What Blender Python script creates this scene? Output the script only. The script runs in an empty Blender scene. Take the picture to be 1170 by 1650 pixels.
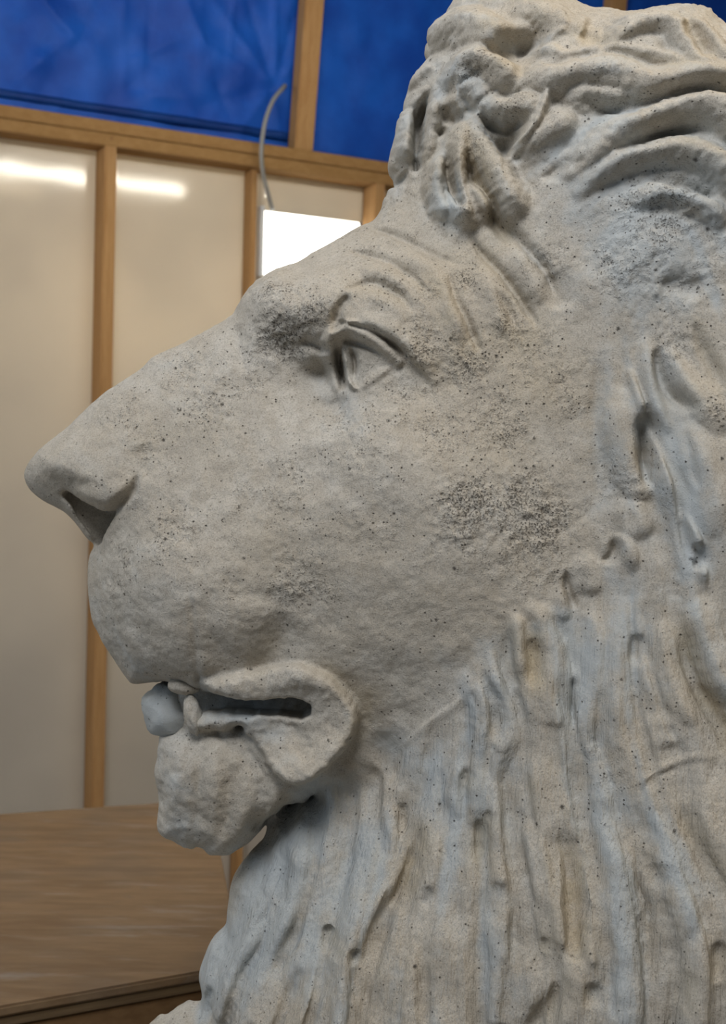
import bpy, bmesh, math, random
import numpy as np
from mathutils import Vector, Matrix

random.seed(7)
RNG = np.random.default_rng(11)
C = bpy.context.scene.collection
sc = bpy.context.scene

# ------------------------------------------------------------------ camera
IW, IH, FPX = 1170, 1650, 2300.0
CAM = np.array([0.0, 0.0, 1.5])
PITCH, ROLL = math.radians(-1.0), math.radians(1.3)
fwd = np.array([0, math.cos(PITCH), math.sin(PITCH)])
r0 = np.array([1.0, 0, 0]); u0 = np.cross(r0, fwd)
right = r0 * math.cos(ROLL) + u0 * math.sin(ROLL)
up = -r0 * math.sin(ROLL) + u0 * math.cos(ROLL)
cd = bpy.data.cameras.new('camera'); co = bpy.data.objects.new('camera', cd); C.objects.link(co)
co.matrix_world = Matrix(((right[0], up[0], -fwd[0], CAM[0]), (right[1], up[1], -fwd[1], CAM[1]),
                          (right[2], up[2], -fwd[2], CAM[2]), (0, 0, 0, 1)))
cd.sensor_fit = 'VERTICAL'; cd.sensor_height = 24.0; cd.lens = 24.0 * FPX / IH
cd.dof.use_dof = True; cd.dof.focus_distance = 1.58; cd.dof.aperture_fstop = 5.6
cd.clip_start = 0.05
sc.camera = co

# ------------------------------------------------------------------ world, lights, exposure
w = bpy.data.worlds.new('world'); sc.world = w; w.use_nodes = True
bg = w.node_tree.nodes['Background']
bg.inputs[0].default_value = (0.80, 0.88, 1.0, 1); bg.inputs[1].default_value = 0.085
vs = sc.view_settings
vs.view_transform = 'Standard'; vs.look = 'None'; vs.gamma = 1.0; vs.exposure = 0.0
vs.use_curve_mapping = False
sc.cycles.use_denoising = True
sc.cycles.max_bounces = 6

def area(name, loc, target, size, size_y, power, color):
    l = bpy.data.lights.new(name, 'AREA'); l.shape = 'RECTANGLE'; l.size = size; l.size_y = size_y
    l.energy = power; l.color = color
    o = bpy.data.objects.new(name, l); C.objects.link(o); o.location = loc
    o.rotation_euler = (Vector(target) - Vector(loc)).to_track_quat('-Z', 'Y').to_euler()
    return o
area('daylight_opening', (-0.45, -0.05, 3.5), (0.15, 1.70, 1.5), 1.2, 1.0, 55, (0.96, 0.97, 1.0))
area('left_cool_fill', (-4.2, 0.6, 1.6), (0.1, 1.75, 1.3), 1.4, 1.8, 18, (0.60, 0.78, 1.0))  # cool fill light added low on the left
area('overhead_lamps', (1.2, 1.0, 3.4), (0.3, 1.8, 1.4), 2.0, 0.5, 20, (1.0, 0.78, 0.48))
area('wall_daylight', (-3.7, 3.0, 2.3), (-0.4, 4.8, 1.9), 1.2, 1.2, 40, (1.0, 0.92, 0.78))

# ------------------------------------------------------------------ helpers
def ray(u, v):
    d = fwd * FPX + right * (u - IW / 2) + up * (IH / 2 - v)
    return d / d[1]
def at(u, v, Y):
    """a point of the photograph at distance Y from the camera"""
    return CAM + ray(u, v) * Y
def link(name, data, parent=None):
    o = bpy.data.objects.new(name, data); C.objects.link(o)
    if parent is not None: o.parent = parent
    return o
def tag(o, label=None, cat=None, group=None, kind=None):
    for k, v in (('label', label), ('category', cat), ('group', group), ('kind', kind)):
        if v: o[k] = v
    return o
def empty(name, loc):
    o = bpy.data.objects.new(name, None); C.objects.link(o); o.location = loc; o.empty_display_size = .1
    return o
def np_mesh(name, verts, faces, mat, smooth=True):
    me = bpy.data.meshes.new(name)
    verts = np.asarray(verts, np.float32); faces = np.asarray(faces, np.int32); k = faces.shape[1]
    me.vertices.add(len(verts)); me.vertices.foreach_set('co', verts.ravel())
    me.loops.add(faces.size); me.loops.foreach_set('vertex_index', faces.ravel())
    me.polygons.add(len(faces)); me.polygons.foreach_set('loop_start', np.arange(0, faces.size, k, dtype=np.int32))
    me.polygons.foreach_set('use_smooth', np.full(len(faces), smooth))
    me.update(calc_edges=True); me.validate()
    if mat: me.materials.append(mat)
    return me
def bevel_box(name, frame, x0, x1, y0, y1, z0, z1, mat, parent=None, bev=0.003):
    """a box in the axes frame=(origin, ex, ey, ez), softly bevelled"""
    bm = bmesh.new(); bmesh.ops.create_cube(bm, size=1)
    for v in bm.verts:
        v.co = Vector((x0 + (v.co.x + .5) * (x1 - x0), y0 + (v.co.y + .5) * (y1 - y0), z0 + (v.co.z + .5) * (z1 - z0)))
    bmesh.ops.bevel(bm, geom=bm.edges[:], offset=bev, segments=2, affect='EDGES')
    o_, ex, ey, ez = [Vector(a) for a in frame]
    for v in bm.verts: v.co = o_ + ex * v.co.x + ey * v.co.y + ez * v.co.z
    bmesh.ops.recalc_face_normals(bm, faces=bm.faces)
    me = bpy.data.meshes.new(name); bm.to_mesh(me); bm.free(); me.materials.append(mat)
    o = link(name, me); 
    if parent is not None:
        o.parent = parent; o.matrix_parent_inverse = parent.matrix_world.inverted()
    return o

# node helper
class N:
    def __init__(s, name):
        s.m = bpy.data.materials.new(name); s.m.use_nodes = True; s.t = s.m.node_tree
        s.b = s.t.nodes['Principled BSDF']; s.out = s.t.nodes['Material Output']
    def n(s, typ, **kw):
        nd = s.t.nodes.new(typ)
        for k, v in kw.items():
            if k[0] == 'i' and k[1:].isdigit(): nd.inputs[int(k[1:])].default_value = v
            else: setattr(nd, k, v)
        return nd
    def l(s, a, b): s.t.links.new(a, b)
    def math(s, op, a, b=None, clamp=False):
        nd = s.n('ShaderNodeMath', operation=op, use_clamp=clamp)
        for i, x in enumerate((a, b)):
            if x is None: continue
            if isinstance(x, (int, float)): nd.inputs[i].default_value = x
            else: s.l(x, nd.inputs[i])
        return nd.outputs[0]
    def noise(s, vec, scale, detail=4, rough=.55):
        nd = s.n('ShaderNodeTexNoise'); nd.inputs['Scale'].default_value = scale
        nd.inputs['Detail'].default_value = detail; nd.inputs['Roughness'].default_value = rough
        if vec is not None: s.l(vec, nd.inputs['Vector'])
        return nd.outputs[0]
    def ramp(s, f, lo, hi):
        nd = s.n('ShaderNodeMapRange', interpolation_type='SMOOTHSTEP'); nd.inputs[1].default_value = lo; nd.inputs[2].default_value = hi
        s.l(f, nd.inputs[0]); return nd.outputs[0]
    def mix(s, f, a, b):
        nd = s.n('ShaderNodeMix', data_type='RGBA')
        for i, x in ((0, f), (6, a), (7, b)):
            if isinstance(x, (int, float)): nd.inputs[i].default_value = x
            elif isinstance(x, tuple): nd.inputs[i].default_value = x + (1,)
            else: s.l(x, nd.inputs[i])
        return nd.outputs[2]
    def attr(s, name):
        nd = s.n('ShaderNodeAttribute', attribute_name=name); return nd.outputs['Fac']
    def pos(s):
        return s.n('ShaderNodeNewGeometry').outputs['Position']
    def obj(s, sx=1, sy=1, sz=1, rot=(0,0,0)):
        tc = s.n('ShaderNodeTexCoord'); mp = s.n('ShaderNodeMapping'); mp.inputs['Scale'].default_value = (sx, sy, sz)
        mp.inputs['Rotation'].default_value = rot
        s.l(tc.outputs['Object'], mp.inputs[0]); return mp.outputs[0]

def stone_material():
    s = N('weathered_concrete'); p = s.pos()
    big = s.noise(p, 7, 5, .6); mid = s.noise(p, 38, 5, .6); fine = s.noise(p, 230, 4, .65); grit = s.noise(p, 560, 3, .7)
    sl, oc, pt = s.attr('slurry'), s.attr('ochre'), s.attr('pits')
    base = s.mix(s.ramp(mid, .35, .68), (.455, .42, .36), (.545, .515, .455))
    tan = s.noise(p, 4.2, 4, .6); base = s.mix(s.math('MULTIPLY', s.ramp(tan, .42, .66), .45), base, (.45, .385, .29))
    base = s.mix(s.math('MULTIPLY', s.ramp(fine, .42, .7), .45), base, (.36, .335, .285))
    base = s.mix(s.math('MULTIPLY', s.ramp(grit, .50, .70), .60), base, (.22, .20, .165))
    base = s.mix(s.math('MULTIPLY', s.ramp(grit, .46, .3), .35), base, (.66, .63, .56))
    slm = s.math('ADD', s.math('MULTIPLY', sl, .85), s.math('MULTIPLY', s.math('SUBTRACT', big, .5), 1.3))
    slm = s.ramp(s.math('ADD', slm, s.math('MULTIPLY', s.math('SUBTRACT', mid, .5), .9)), .15, .95)
    base = s.mix(s.math('MULTIPLY', slm, .85), base, (.435, .468, .475))
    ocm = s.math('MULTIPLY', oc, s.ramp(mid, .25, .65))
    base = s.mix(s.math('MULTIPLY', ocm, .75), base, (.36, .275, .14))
    # pits: small holes, sparse everywhere and crowded where the pit map says so
    v1 = s.n('ShaderNodeTexVoronoi', feature='F1'); v1.inputs['Scale'].default_value = 270; s.l(p, v1.inputs['Vector'])
    v2 = s.n('ShaderNodeTexVoronoi', feature='F1'); v2.inputs['Scale'].default_value = 120; s.l(p, v2.inputs['Vector'])
    gr0 = s.noise(p, 42, 4, .65)
    def pitmask(v, base_r, gain, thr):
        col = s.n('ShaderNodeSeparateColor'); s.l(v.outputs['Color'], col.inputs[0])
        dens = s.math('MULTIPLY', s.math('ADD', s.math('MULTIPLY', pt, gain), thr), s.ramp(gr0, .42, .62))
        on = s.math('LESS_THAN', col.outputs[0], dens)
        rad = s.math('MULTIPLY', s.math('ADD', s.math('MULTIPLY', col.outputs[1], .8), .25), base_r)
        dist = s.math('ADD', v.outputs['Distance'], s.math('MULTIPLY', s.math('SUBTRACT', grit, .5), .6))
        m = s.n('ShaderNodeMapRange', interpolation_type='SMOOTHSTEP')
        s.l(dist, m.inputs[0]); s.l(rad, m.inputs[1]); m.inputs[2].default_value = 0.02
        m.inputs[3].default_value = 0; m.inputs[4].default_value = 1
        return s.math('MULTIPLY', m.outputs[0], on)
    pm = s.math('MAXIMUM', pitmask(v1, .46, .7, .17), pitmask(v2, .38, .4, .05))
    gr2 = s.noise(p, 430, 4, .65); gr3 = s.noise(p, 210, 4, .6)
    gr4 = s.noise(p, 30, 4, .6)
    roughz = s.ramp(s.math('ADD', s.math('MULTIPLY', pt, .8), s.math('ADD', s.math('MULTIPLY', s.math('SUBTRACT', gr3, .5), 1.3), s.math('MULTIPLY', s.math('SUBTRACT', gr4, .5), 1.5))), .17, .95)
    crust = s.math('MULTIPLY', s.ramp(s.math('ADD', gr2, s.math('MULTIPLY', roughz, .10)), .60, .68), s.math('ADD', s.math('MULTIPLY', roughz, .8), .15), True)
    dark = s.math('MAXIMUM', pm, s.math('MULTIPLY', crust, .95))
    base = s.mix(s.math('MULTIPLY', dark, .88), base, (.062, .055, .043))
    s.l(base, s.b.inputs['Base Color']); s.b.inputs['Roughness'].default_value = .93
    s.b.inputs['Specular IOR Level'].default_value = .25
    h = s.math('ADD', s.math('MULTIPLY', mid, .00013), s.math('MULTIPLY', fine, .0006))
    h = s.math('ADD', h, s.math('MULTIPLY', grit, .0008))
    h = s.math('SUBTRACT', h, s.math('MULTIPLY', pm, .0022)); h = s.math('SUBTRACT', h, s.math('MULTIPLY', crust, .0012)); h = s.math('ADD', h, s.math('MULTIPLY', s.math('MULTIPLY', gr3, roughz), .0022))
    mp = s.n('ShaderNodeMapping'); mp.inputs['Scale'].default_value = (1, 1, .07); s.l(p, mp.inputs[0]); strand = s.noise(mp.outputs[0], 170, 3, .6)
    h = s.math('ADD', h, s.math('MULTIPLY', s.math('MULTIPLY', strand, s.attr('strands')), .0055))
    bp = s.n('ShaderNodeBump'); bp.inputs['Strength'].default_value = .9; bp.inputs['Distance'].default_value = 1.0
    s.l(h, bp.inputs['Height']); s.l(bp.outputs[0], s.b.inputs['Normal'])
    return s.m

def wood_material(name, c1, c2, scale=(1, 1, 1), rot=(0,0,0), dark=(.2, .1, .04), rough=.8, scuff=0.0):
    s = N(name); q = s.obj(*scale, rot=rot)
    g = s.noise(q, 9, 6, .6); f = s.noise(q, 40, 4, .6); kn = s.noise(s.obj(3, 3, 3), 3.1, 2, .5)
    col = s.mix(s.ramp(g, .3, .7), c1, c2)
    col = s.mix(s.math('MULTIPLY', s.ramp(f, .55, .75), .35), col, dark)
    col = s.mix(s.math('MULTIPLY', s.ramp(kn, .70, .76), .8), col, dark)
    if scuff:
        sc1 = s.noise(s.obj(1.2, 5, 5, rot=rot), 3.2, 5, .65); sc2 = s.noise(s.obj(3, 3, 3), 1.5, 3, .5)
        col = s.mix(s.math('MULTIPLY', s.ramp(sc1, .52, .75), scuff), col, (.34, .31, .27))
        col = s.mix(s.math('MULTIPLY', s.ramp(sc2, .45, .65), scuff * .5), col, (.15, .125, .10))
    s.l(col, s.b.inputs['Base Color']); s.b.inputs['Roughness'].default_value = rough; s.b.inputs['Specular IOR Level'].default_value = .2
    bp = s.n('ShaderNodeBump'); bp.inputs['Strength'].default_value = .3; bp.inputs['Distance'].default_value = .002
    s.l(f, bp.inputs['Height']); s.l(bp.outputs[0], s.b.inputs['Normal'])
    return s.m

STONE = stone_material()
PINE = wood_material('pine_timber', (.37, .20, .08), (.45, .265, .115), (6, 6, .5))
PINE_H = wood_material('pine_timber_lengthwise', (.30, .165, .06), (.37, .215, .085), (.6, 6, 6), rot=(0, 0, -math.radians(26.4)))

# ------------------------------------------------------------------ the lion: measured points (pixel u, v, half width in mm)
D = 1.75                                    # distance of the lion's plane of symmetry
VOX = 0.0021                                 # finest step of the sculpted surface
DEPTH = """
75 760 45|110 740 70|160 770 90|190 795 92|130 700 60|200 660 75|200 720 92|250 620 75|260 720 97|330 580 80|330 680 102|400 560 88|420 650 105
90 800 28|130 845 28|150 868 36|165 900 52|200 850 84|180 960 75|230 900 118|220 1000 100|300 850 128|300 950 142|290 1040 122|240 1060 92|200 1060 60|380 900 142
380 1000 135|420 1060 116|350 1080 108|330 800 122|400 780 128|480 980 140|480 880 150|500 780 150|560 700 152|480 700 125|510 610 92|540 590 104|590 590 126
650 600 148|700 630 165|430 480 105|410 510 88|480 520 120|520 480 135|600 490 150|660 520 163|700 560 172|560 440 125|480 440 95|600 390 90|660 420 135
700 350 100|760 400 150|740 480 170|820 450 178|800 550 185|880 520 195|620 700 172|700 750 192|640 850 185|750 850 204|850 800 205|850 650 198|920 700 207
920 850 209|560 900 170|600 1000 165|700 980 188|800 970 202|560 1060 148|620 1080 150|700 1080 170|620 1150 132|620 1220 118|560 1230 102|760 1040 188
640 300 45|680 200 72|660 130 55|720 250 102|760 300 125|720 100 95|760 40 95|820 200 150|800 100 132|850 280 170|900 330 195|900 200 190|900 80 160
960 250 215|1000 150 205|1000 50 172|1080 60 190|1100 150 230|1150 100 222|1000 350 228|1080 280 247|1170 200 262|1080 400 250|1170 400 272|1000 480 228
1100 550 255|1000 600 228|1170 650 280|1050 750 245|970 750 218|1000 900 233|1100 900 268|940 960 216|870 1000 210|1000 1050 243|1170 1000 288|1100 1150 285
900 1100 222|820 1100 205|760 1130 184|720 1200 166|800 1200 202|900 1200 232|1000 1200 260|1170 1250 310|640 1300 134|560 1300 102|700 1300 168|800 1300 210
900 1300 242|1050 1300 285|480 1350 82|560 1400 130|650 1400 172|750 1400 212|850 1400 244|1000 1400 288|1170 1400 330|420 1450 75|500 1500 140|600 1500 187
700 1500 222|850 1500 268|1000 1500 306|1170 1550 345|380 1550 92|450 1600 142|550 1600 195|700 1620 242|850 1620 283|1000 1640 320
1350 300 300|1350 700 320|1400 1100 340|1400 1500 370|1250 150 262|500 1800 225|800 1800 300|1100 1850 350|1400 1850 370|330 1720 110|1450 100 220|1600 1500 370|1600 800 320
"""
CHIN_D = "300 1250 86|400 1250 97|330 1330 76|450 1290 102|290 1185 66|380 1165 90|450 1160 102|520 1200 112|270 1300 70|270 1230 70"
LIP_D = "330 1100 108|345 1118 116|400 1095 130|400 1120 128|476 1090 148|540 1105 155|570 1165 150|530 1220 152|480 1250 146|440 1235 132|400 1200 110|378 1178 100|310 1174 80|350 1168 92|330 1192 80|450 1180 112|500 1180 132"
def parse(s): return np.array([[float(x) for x in q.split()] for q in s.replace('\n', '|').split('|') if q.strip()])
def px_to_plane(u, v, h):
    """pixel (u, v) on a surface h metres in front of the plane of symmetry -> X, Z in that plane"""
    u = np.asarray(u, float); v = np.asarray(v, float)
    d = fwd[:, None] * FPX + right[:, None] * (u - IW / 2) + up[:, None] * (IH / 2 - v)
    t = (D - h) / d[1]
    return CAM[0] + d[0] * t, CAM[2] + d[2] * t
def tps(P, val, lam=1e-4):
    n = len(P); d2 = ((P[:, None] - P[None]) ** 2).sum(-1)
    K = np.where(d2 > 0, d2 * np.log(d2 + 1e-20) * .5, 0) + lam * np.eye(n)
    A = np.zeros((n + 3, n + 3)); A[:n, :n] = K; A[:n, n] = 1; A[:n, n + 1:] = P; A[n, :n] = 1; A[n + 1:, :n] = P.T
    c = np.linalg.solve(A, np.r_[val, 0, 0, 0])
    def f(x, y):
        x = np.asarray(x, float); y = np.asarray(y, float); r = c[n] + c[n + 1] * x + c[n + 2] * y
        for i in range(n):
            q = (x - P[i, 0]) ** 2 + (y - P[i, 1]) ** 2
            r = r + c[i] * .5 * q * np.log(q + 1e-20)
        return r
    return f
pts = parse(DEPTH)
h_px = tps(pts[:, :2] / 1000, pts[:, 2] / 1000)            # half width looked up by pixel, for converting strokes
def depth_fn(text):
    p = parse(text); x, z = px_to_plane(p[:, 0], p[:, 1], p[:, 2] / 1000)
    return tps(np.c_[x, z], p[:, 2] / 1000)
f_main, f_chin, f_lip = depth_fn(DEPTH), depth_fn(CHIN_D), depth_fn(LIP_D)
def poly(s, h=0.0, closed=True, sub=6):
    """a measured outline, smoothed by Catmull-Rom -> X, Z points"""
    p = np.array([[float(x) for x in q.split()] for q in s.replace('\n', '|').split('|') if q.strip()])
    x, z = px_to_plane(p[:, 0], p[:, 1], h if p.shape[1] < 3 else p[:, 2] / 1000)
    return catmull(np.c_[x, z], closed, sub)
def catmull(P, closed=False, sub=6):
    n = len(P)
    if n < 3 and not closed: return np.array([P[0] + (P[-1] - P[0]) * t for t in np.linspace(0, 1, sub + 1)])
    out = []
    for i in range(n if closed else n - 1):
        a, b, c, d = (P[(i - 1) % n] if closed or i > 0 else P[0] * 2 - P[1], P[i], P[(i + 1) % n],
                      P[(i + 2) % n] if closed or i + 2 < n else P[-1] * 2 - P[-2])
        for k in range(sub):
            t = k / sub
            out.append(.5 * (2 * b + (c - a) * t + (2 * a - 5 * b + 4 * c - d) * t * t + (3 * b - a - 3 * c + d) * t ** 3))
    if not closed: out.append(P[-1])
    return np.array(out)

# grid in the plane of symmetry
X0, X1, Z0, Z1 = -0.47, 0.70, 0.645, 2.17
gx = np.arange(X0, X1, VOX); gz = np.arange(Z0, Z1, VOX); NX, NZ = len(gx), len(gz)
GX, GZ = np.meshgrid(gx, gz, indexing='ij')
def seg_dist(P, X, Z, closed):
    """distance to a polyline, index along it, side (+ left of travel)"""
    best = np.full(X.shape, 1e9); tt = np.zeros(X.shape); side = np.zeros(X.shape)
    n = len(P)
    for i in range(n if closed else n - 1):
        a = P[i]; b = P[(i + 1) % n]; e = b - a; L = (e * e).sum() + 1e-18
        qx = X - a[0]; qz = Z - a[1]
        t = np.clip((qx * e[0] + qz * e[1]) / L, 0, 1)
        dx = qx - e[0] * t; dz = qz - e[1] * t; d = dx * dx + dz * dz
        m = d < best
        best = np.where(m, d, best); tt = np.where(m, i + t, tt)
        side = np.where(m, e[0] * qz - e[1] * qx, side)
    return np.sqrt(best), tt, side
def sdf_poly(P):
    d, _, _ = seg_dist(P, GX, GZ, True)
    ins = np.zeros(GX.shape, bool); n = len(P)
    for i in range(n):
        a = P[i]; b = P[(i + 1) % n]
        if abs(a[1] - b[1]) < 1e-12: continue
        c = ((a[1] > GZ) != (b[1] > GZ)) & (GX < (b[0] - a[0]) * (GZ - a[1]) / (b[1] - a[1]) + a[0])
        ins ^= c
    return np.where(ins, -d, d)

HEAD_OUT = """
34 766|44 744|66 720|100 693|140 656|170 630|200 611|230 590|250 573|300 549|350 522|375 508|387 492|398 474|412 456|432 441|480 421|540 386|575 365|600 353
612 340|623 318|626 304|636 288|630 270|629 256|634 240|648 225|652 195|651 172|656 152|665 140|674 120|685 101|702 88|710 55|717 25|728 5|745 -22|800 -40|860 -35|905 4|935 24|950 30|973 33|988 39|1010 37|1032 33|1056 29|1086 30|1105 36|1118 41|1132 57|1145 71|1170 68|1230 84|1310 144|1385 294|1430 560|1440 900|1450 1300|1455 1990|900 2010|300 1990|170 1760|200 1690|254 1650|300 1629|320 1621
322 1602|317 1580|320 1560|336 1526|350 1508|361 1493|366 1465|372 1430|383 1405|398 1383|413 1366|423 1352|436 1318|456 1305|480 1292|508 1272|490 1255|465 1220|445 1180|430 1130|420 1100|410 1092
370 1105|345 1114|318 1113|300 1104|270 1098|245 1100|215 1103|203 1094|190 1076|172 1050|155 1020|146 1000|140 960|139 915|142 895|148 880|138 868|122 848|104 828|85 817|62 805|42 788
"""
CHIN_OUT = "262 1178|256 1190|251 1227|249 1249|253 1275|255 1298|252 1320|253 1338|262 1350|275 1356|307 1369|318 1364|329 1367|342 1377|357 1378|371 1375|388 1366|409 1352|425 1336|432 1322|458 1307|480 1292|515 1268|560 1240|560 1150|500 1130|440 1138|400 1148|340 1150|300 1156|278 1166"
LIP_OUT = "318 1112|322 1098|345 1092|370 1088|400 1080|430 1070|460 1066|490 1068|520 1078|545 1094|570 1126|578 1146|580 1164|570 1187|555 1210|540 1228|520 1246|500 1260|480 1267|465 1266|452 1261|440 1252|431 1242|420 1226|404 1211|390 1192|378 1181|355 1190|324 1195|298 1197|290 1184|295 1169|325 1161|360 1157|402 1151|380 1137|351 1131|335 1123"
CAV = "326 1133|350 1134|380 1130|413 1128|440 1124|467 1122|490 1127|503 1134|498 1151|484 1160|455 1156|430 1156|409 1154|385 1149|360 1151|335 1149"
NOS = "100 796|118 806|135 815|155 824|174 831|167 846|158 860|149 876|140 868|125 850|108 822"

print('grid', NX, NZ)
A_head = sdf_poly(poly(HEAD_OUT, 0.015)); A_chin = sdf_poly(poly(CHIN_OUT, 0.02))
A_lip = sdf_poly(poly(LIP_OUT, 0.13)); A_cav = sdf_poly(poly(CAV, .12)); A_nos = sdf_poly(poly(NOS, .06))
A_mouth = sdf_poly(poly('288 1085|330 1085|450 1080|550 1095|575 1150|568 1220|520 1262|440 1290|380 1240|300 1200|280 1150', .04))
H_head = f_main(GX, GZ); H_chin = f_chin(GX, GZ); H_lip = f_lip(GX, GZ)
RX = depth_fn("""45 765 26|110 700 45|200 640 70|350 530 60|400 470 45|540 390 80|640 300 45|640 180 40|720 0 70|1000 10 70|1150 50 70|330 1560 90|440 1340 70|510 1270 30|570 1230 14|560 1120 14|450 1085 16
350 1110 22|480 1180 20|220 1100 45|150 1000 65|140 900 40|120 850 16|70 800 22|1400 700 130|1420 1500 130|600 1950 150|800 800 80""")(GX, GZ).clip(.010, .2)

# ------------------------------------------------------------------ relief strokes
ADD = np.zeros((NX, NZ), np.float32); LOCK = np.zeros((NX, NZ), np.float32)
SL = np.zeros((NX, NZ), np.float32); OC = np.zeros((NX, NZ), np.float32); PIT = np.zeros((NX, NZ), np.float32)
TXX = np.zeros((NX, NZ)); TXZ = np.zeros((NX, NZ)); TZZ = np.zeros((NX, NZ)); TW = np.zeros((NX, NZ))
def window(P, m):
    lo = P.min(0) - m; hi = P.max(0) + m
    i0, i1 = np.searchsorted(gx, [lo[0], hi[0]]); k0, k1 = np.searchsorted(gz, [lo[1], hi[1]])
    return slice(i0, i1), slice(k0, k1)
PXM = 0.00072                                # metres per pixel on the near side
def stroke(s, wpx, amp, mode='add', prof='gauss', taper=(1, 1), flow=False, sharp=.25):
    """carve (amp < 0) or raise (amp > 0, mm) a line given in pixels; wpx = half width"""
    p = np.array([[float(x) for x in q.split()] for q in s.split('|')])
    h = h_px(p[:, 0] / 1000, p[:, 1] / 1000).clip(0) + max(amp, 0) / 1000
    x, z = px_to_plane(p[:, 0], p[:, 1], h)
    P = catmull(np.c_[x, z], False, 5); wm = wpx * PXM; a = amp / 1000
    si, sk = window(P, wm * 3)
    if si.stop <= si.start or sk.stop <= sk.start: return
    d, t, side = seg_dist(P, GX[si, sk], GZ[si, sk], False)
    t = t / (len(P) - 1)
    tp = np.ones_like(t)
    if taper[0]: tp = tp * (1 - (1 - np.clip(t / .35, 0, 1)) ** 2 * taper[0])
    if taper[1]: tp = tp * (1 - (1 - np.clip((1 - t) / .35, 0, 1)) ** 2 * taper[1])
    we = wm * (.45 + .55 * tp)
    if prof == 'gauss': g = np.exp(-(d / we) ** 2)
    elif prof == 'dome': g = np.clip(1 - (d / we / 1.6) ** 2, 0, 1) ** 1.25
    elif prof == 'left': g = np.where(side > 0, np.exp(-(d / we) ** 2), np.exp(-(d / we / sharp) ** 2))
    elif prof == 'right': g = np.where(side < 0, np.exp(-(d / we) ** 2), np.exp(-(d / we / sharp) ** 2))
    val = (a * tp * g).astype(np.float32)
    if mode == 'add': ADD[si, sk] += val
    else: LOCK[si, sk] = np.maximum(LOCK[si, sk], val)
    if flow:
        seg = np.clip((t * (len(P) - 1)).astype(int), 0, len(P) - 2)
        e = P[1:] - P[:-1]; e = e / np.linalg.norm(e, axis=1, keepdims=True)
        ex, ez = e[seg, 0], e[seg, 1]; wgt = np.exp(-(d / (wm * 1.6)) ** 2)
        TXX[si, sk] += ex * ex * wgt; TXZ[si, sk] += ex * ez * wgt; TZZ[si, sk] += ez * ez * wgt; TW[si, sk] += wgt
def dab(u, v, r, amp=0.0, ry=None, target=None, strength=1.0):
    h = float(h_px(u / 1000, v / 1000)); x, z = px_to_plane([u], [v], h); x, z = x[0], z[0]
    rx_ = r * PXM; rz_ = (ry or r) * PXM
    si, sk = window(np.array([[x, z]]), max(rx_, rz_) * 2.6)
    if si.stop <= si.start or sk.stop <= sk.start: return
    g = np.exp(-(((GX[si, sk] - x) / rx_) ** 2 + ((GZ[si, sk] - z) / rz_) ** 2))
    if target is None: ADD[si, sk] += (amp / 1000 * g).astype(np.float32)
    else: target[si, sk] = np.maximum(target[si, sk], g * strength)
def tint_line(target, s, wpx, strength=1.0):
    p = np.array([[float(x) for x in q.split()] for q in s.split('|')])
    h = h_px(p[:, 0] / 1000, p[:, 1] / 1000); x, z = px_to_plane(p[:, 0], p[:, 1], h)
    P = catmull(np.c_[x, z], False, 4); wm = wpx * PXM; si, sk = window(P, wm * 2.5)
    if si.stop <= si.start or sk.stop <= sk.start: return
    d, t, _ = seg_dist(P, GX[si, sk], GZ[si, sk], False)
    target[si, sk] = np.maximum(target[si, sk], np.exp(-(d / wm) ** 2) * strength)


S = stroke
# --- nose and muzzle
S('104 797|130 812|155 822|173 830|190 812|205 797|216 778|220 760', 9, -7, taper=(.4, 1))
S('118 788|145 800|170 808|190 795|203 775', 16, 7)
S('216 778|230 740|225 715', 22, -5)
S('178 832|166 850|152 874', 10, -6, taper=(.2, .2))
S('304 940|309 990|314 1040|318 1095', 5, -3.5, taper=(1, 0)); S('322 1050|330 1090', 14, 4)
S('270 1000|290 1050|300 1095', 18, 3); S('225 1030|260 1080', 14, -2.5); S('190 1010|235 1060|250 1092', 12, 2.5)
S('455 985|448 1030|432 1062|400 1085', 26, -13); S('400 960|395 1010|370 1055', 40, 8)
S('330 545|300 600|300 650', 30, -4); S('380 520|385 560|400 600', 14, -6); S('250 590|300 575|340 555', 12, 3)
S('150 680|200 640|240 610', 20, 3)
dab(168, 785, 30, 6, 24); S('219 772|212 790|200 808|184 824', 6, -6, taper=(.6, .2)); S('60 740|110 760|150 770', 14, 3)
# --- brow
dab(430, 500, 48, 8); dab(470, 560, 40, -9); dab(520, 600, 26, -16); dab(490, 600, 30, -6); dab(500, 578, 16, 9); dab(520, 575, 8, 5)
S('480 548|500 552|520 562|527 566', 7, -8, taper=(1, .2)); S('420 570|450 592|480 622', 14, 5)
S('558 480|548 492|541 508|538 518', 7, -13, taper=(.3, .6)); S('532 536|545 525|558 519', 5, -11)
S('505 642|530 655|560 640', 14, -8); S('520 650|545 668|575 690', 22, -4)
# upper lid, eyeball
S('562 516|587 522|618 535|640 548|664 572|682 592|704 622', 26, 15, prof='left', taper=(.5, 1), sharp=.22)
S('566 524|590 530|614 541|640 558|668 582', 5, -9, taper=(.3, .6))
S('541 622|533 595|529 566|531 544|545 531|563 527|582 535|606 551|628 569|642 582', 9, 13, prof='dome', taper=(.6, .5))
S('545 566|548 585|551 605|552 622', 7, -22, taper=(.2, .5))
S('556 548|575 553|600 562|622 576', 5, -8, taper=(.3, .6))
dab(588, 590, 34, 7, 32)
S('551 562|556 580|559 605|566 620|576 628', 4, 11, taper=(.3, .8)); S('566 562|572 584|571 610', 5, -12, taper=(.7, .7))
S('572 630|592 618|612 604|634 588', 6, 5); S('560 640|590 630|620 615|650 606', 9, 2)
dab(640, 640, 40, 5)
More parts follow.
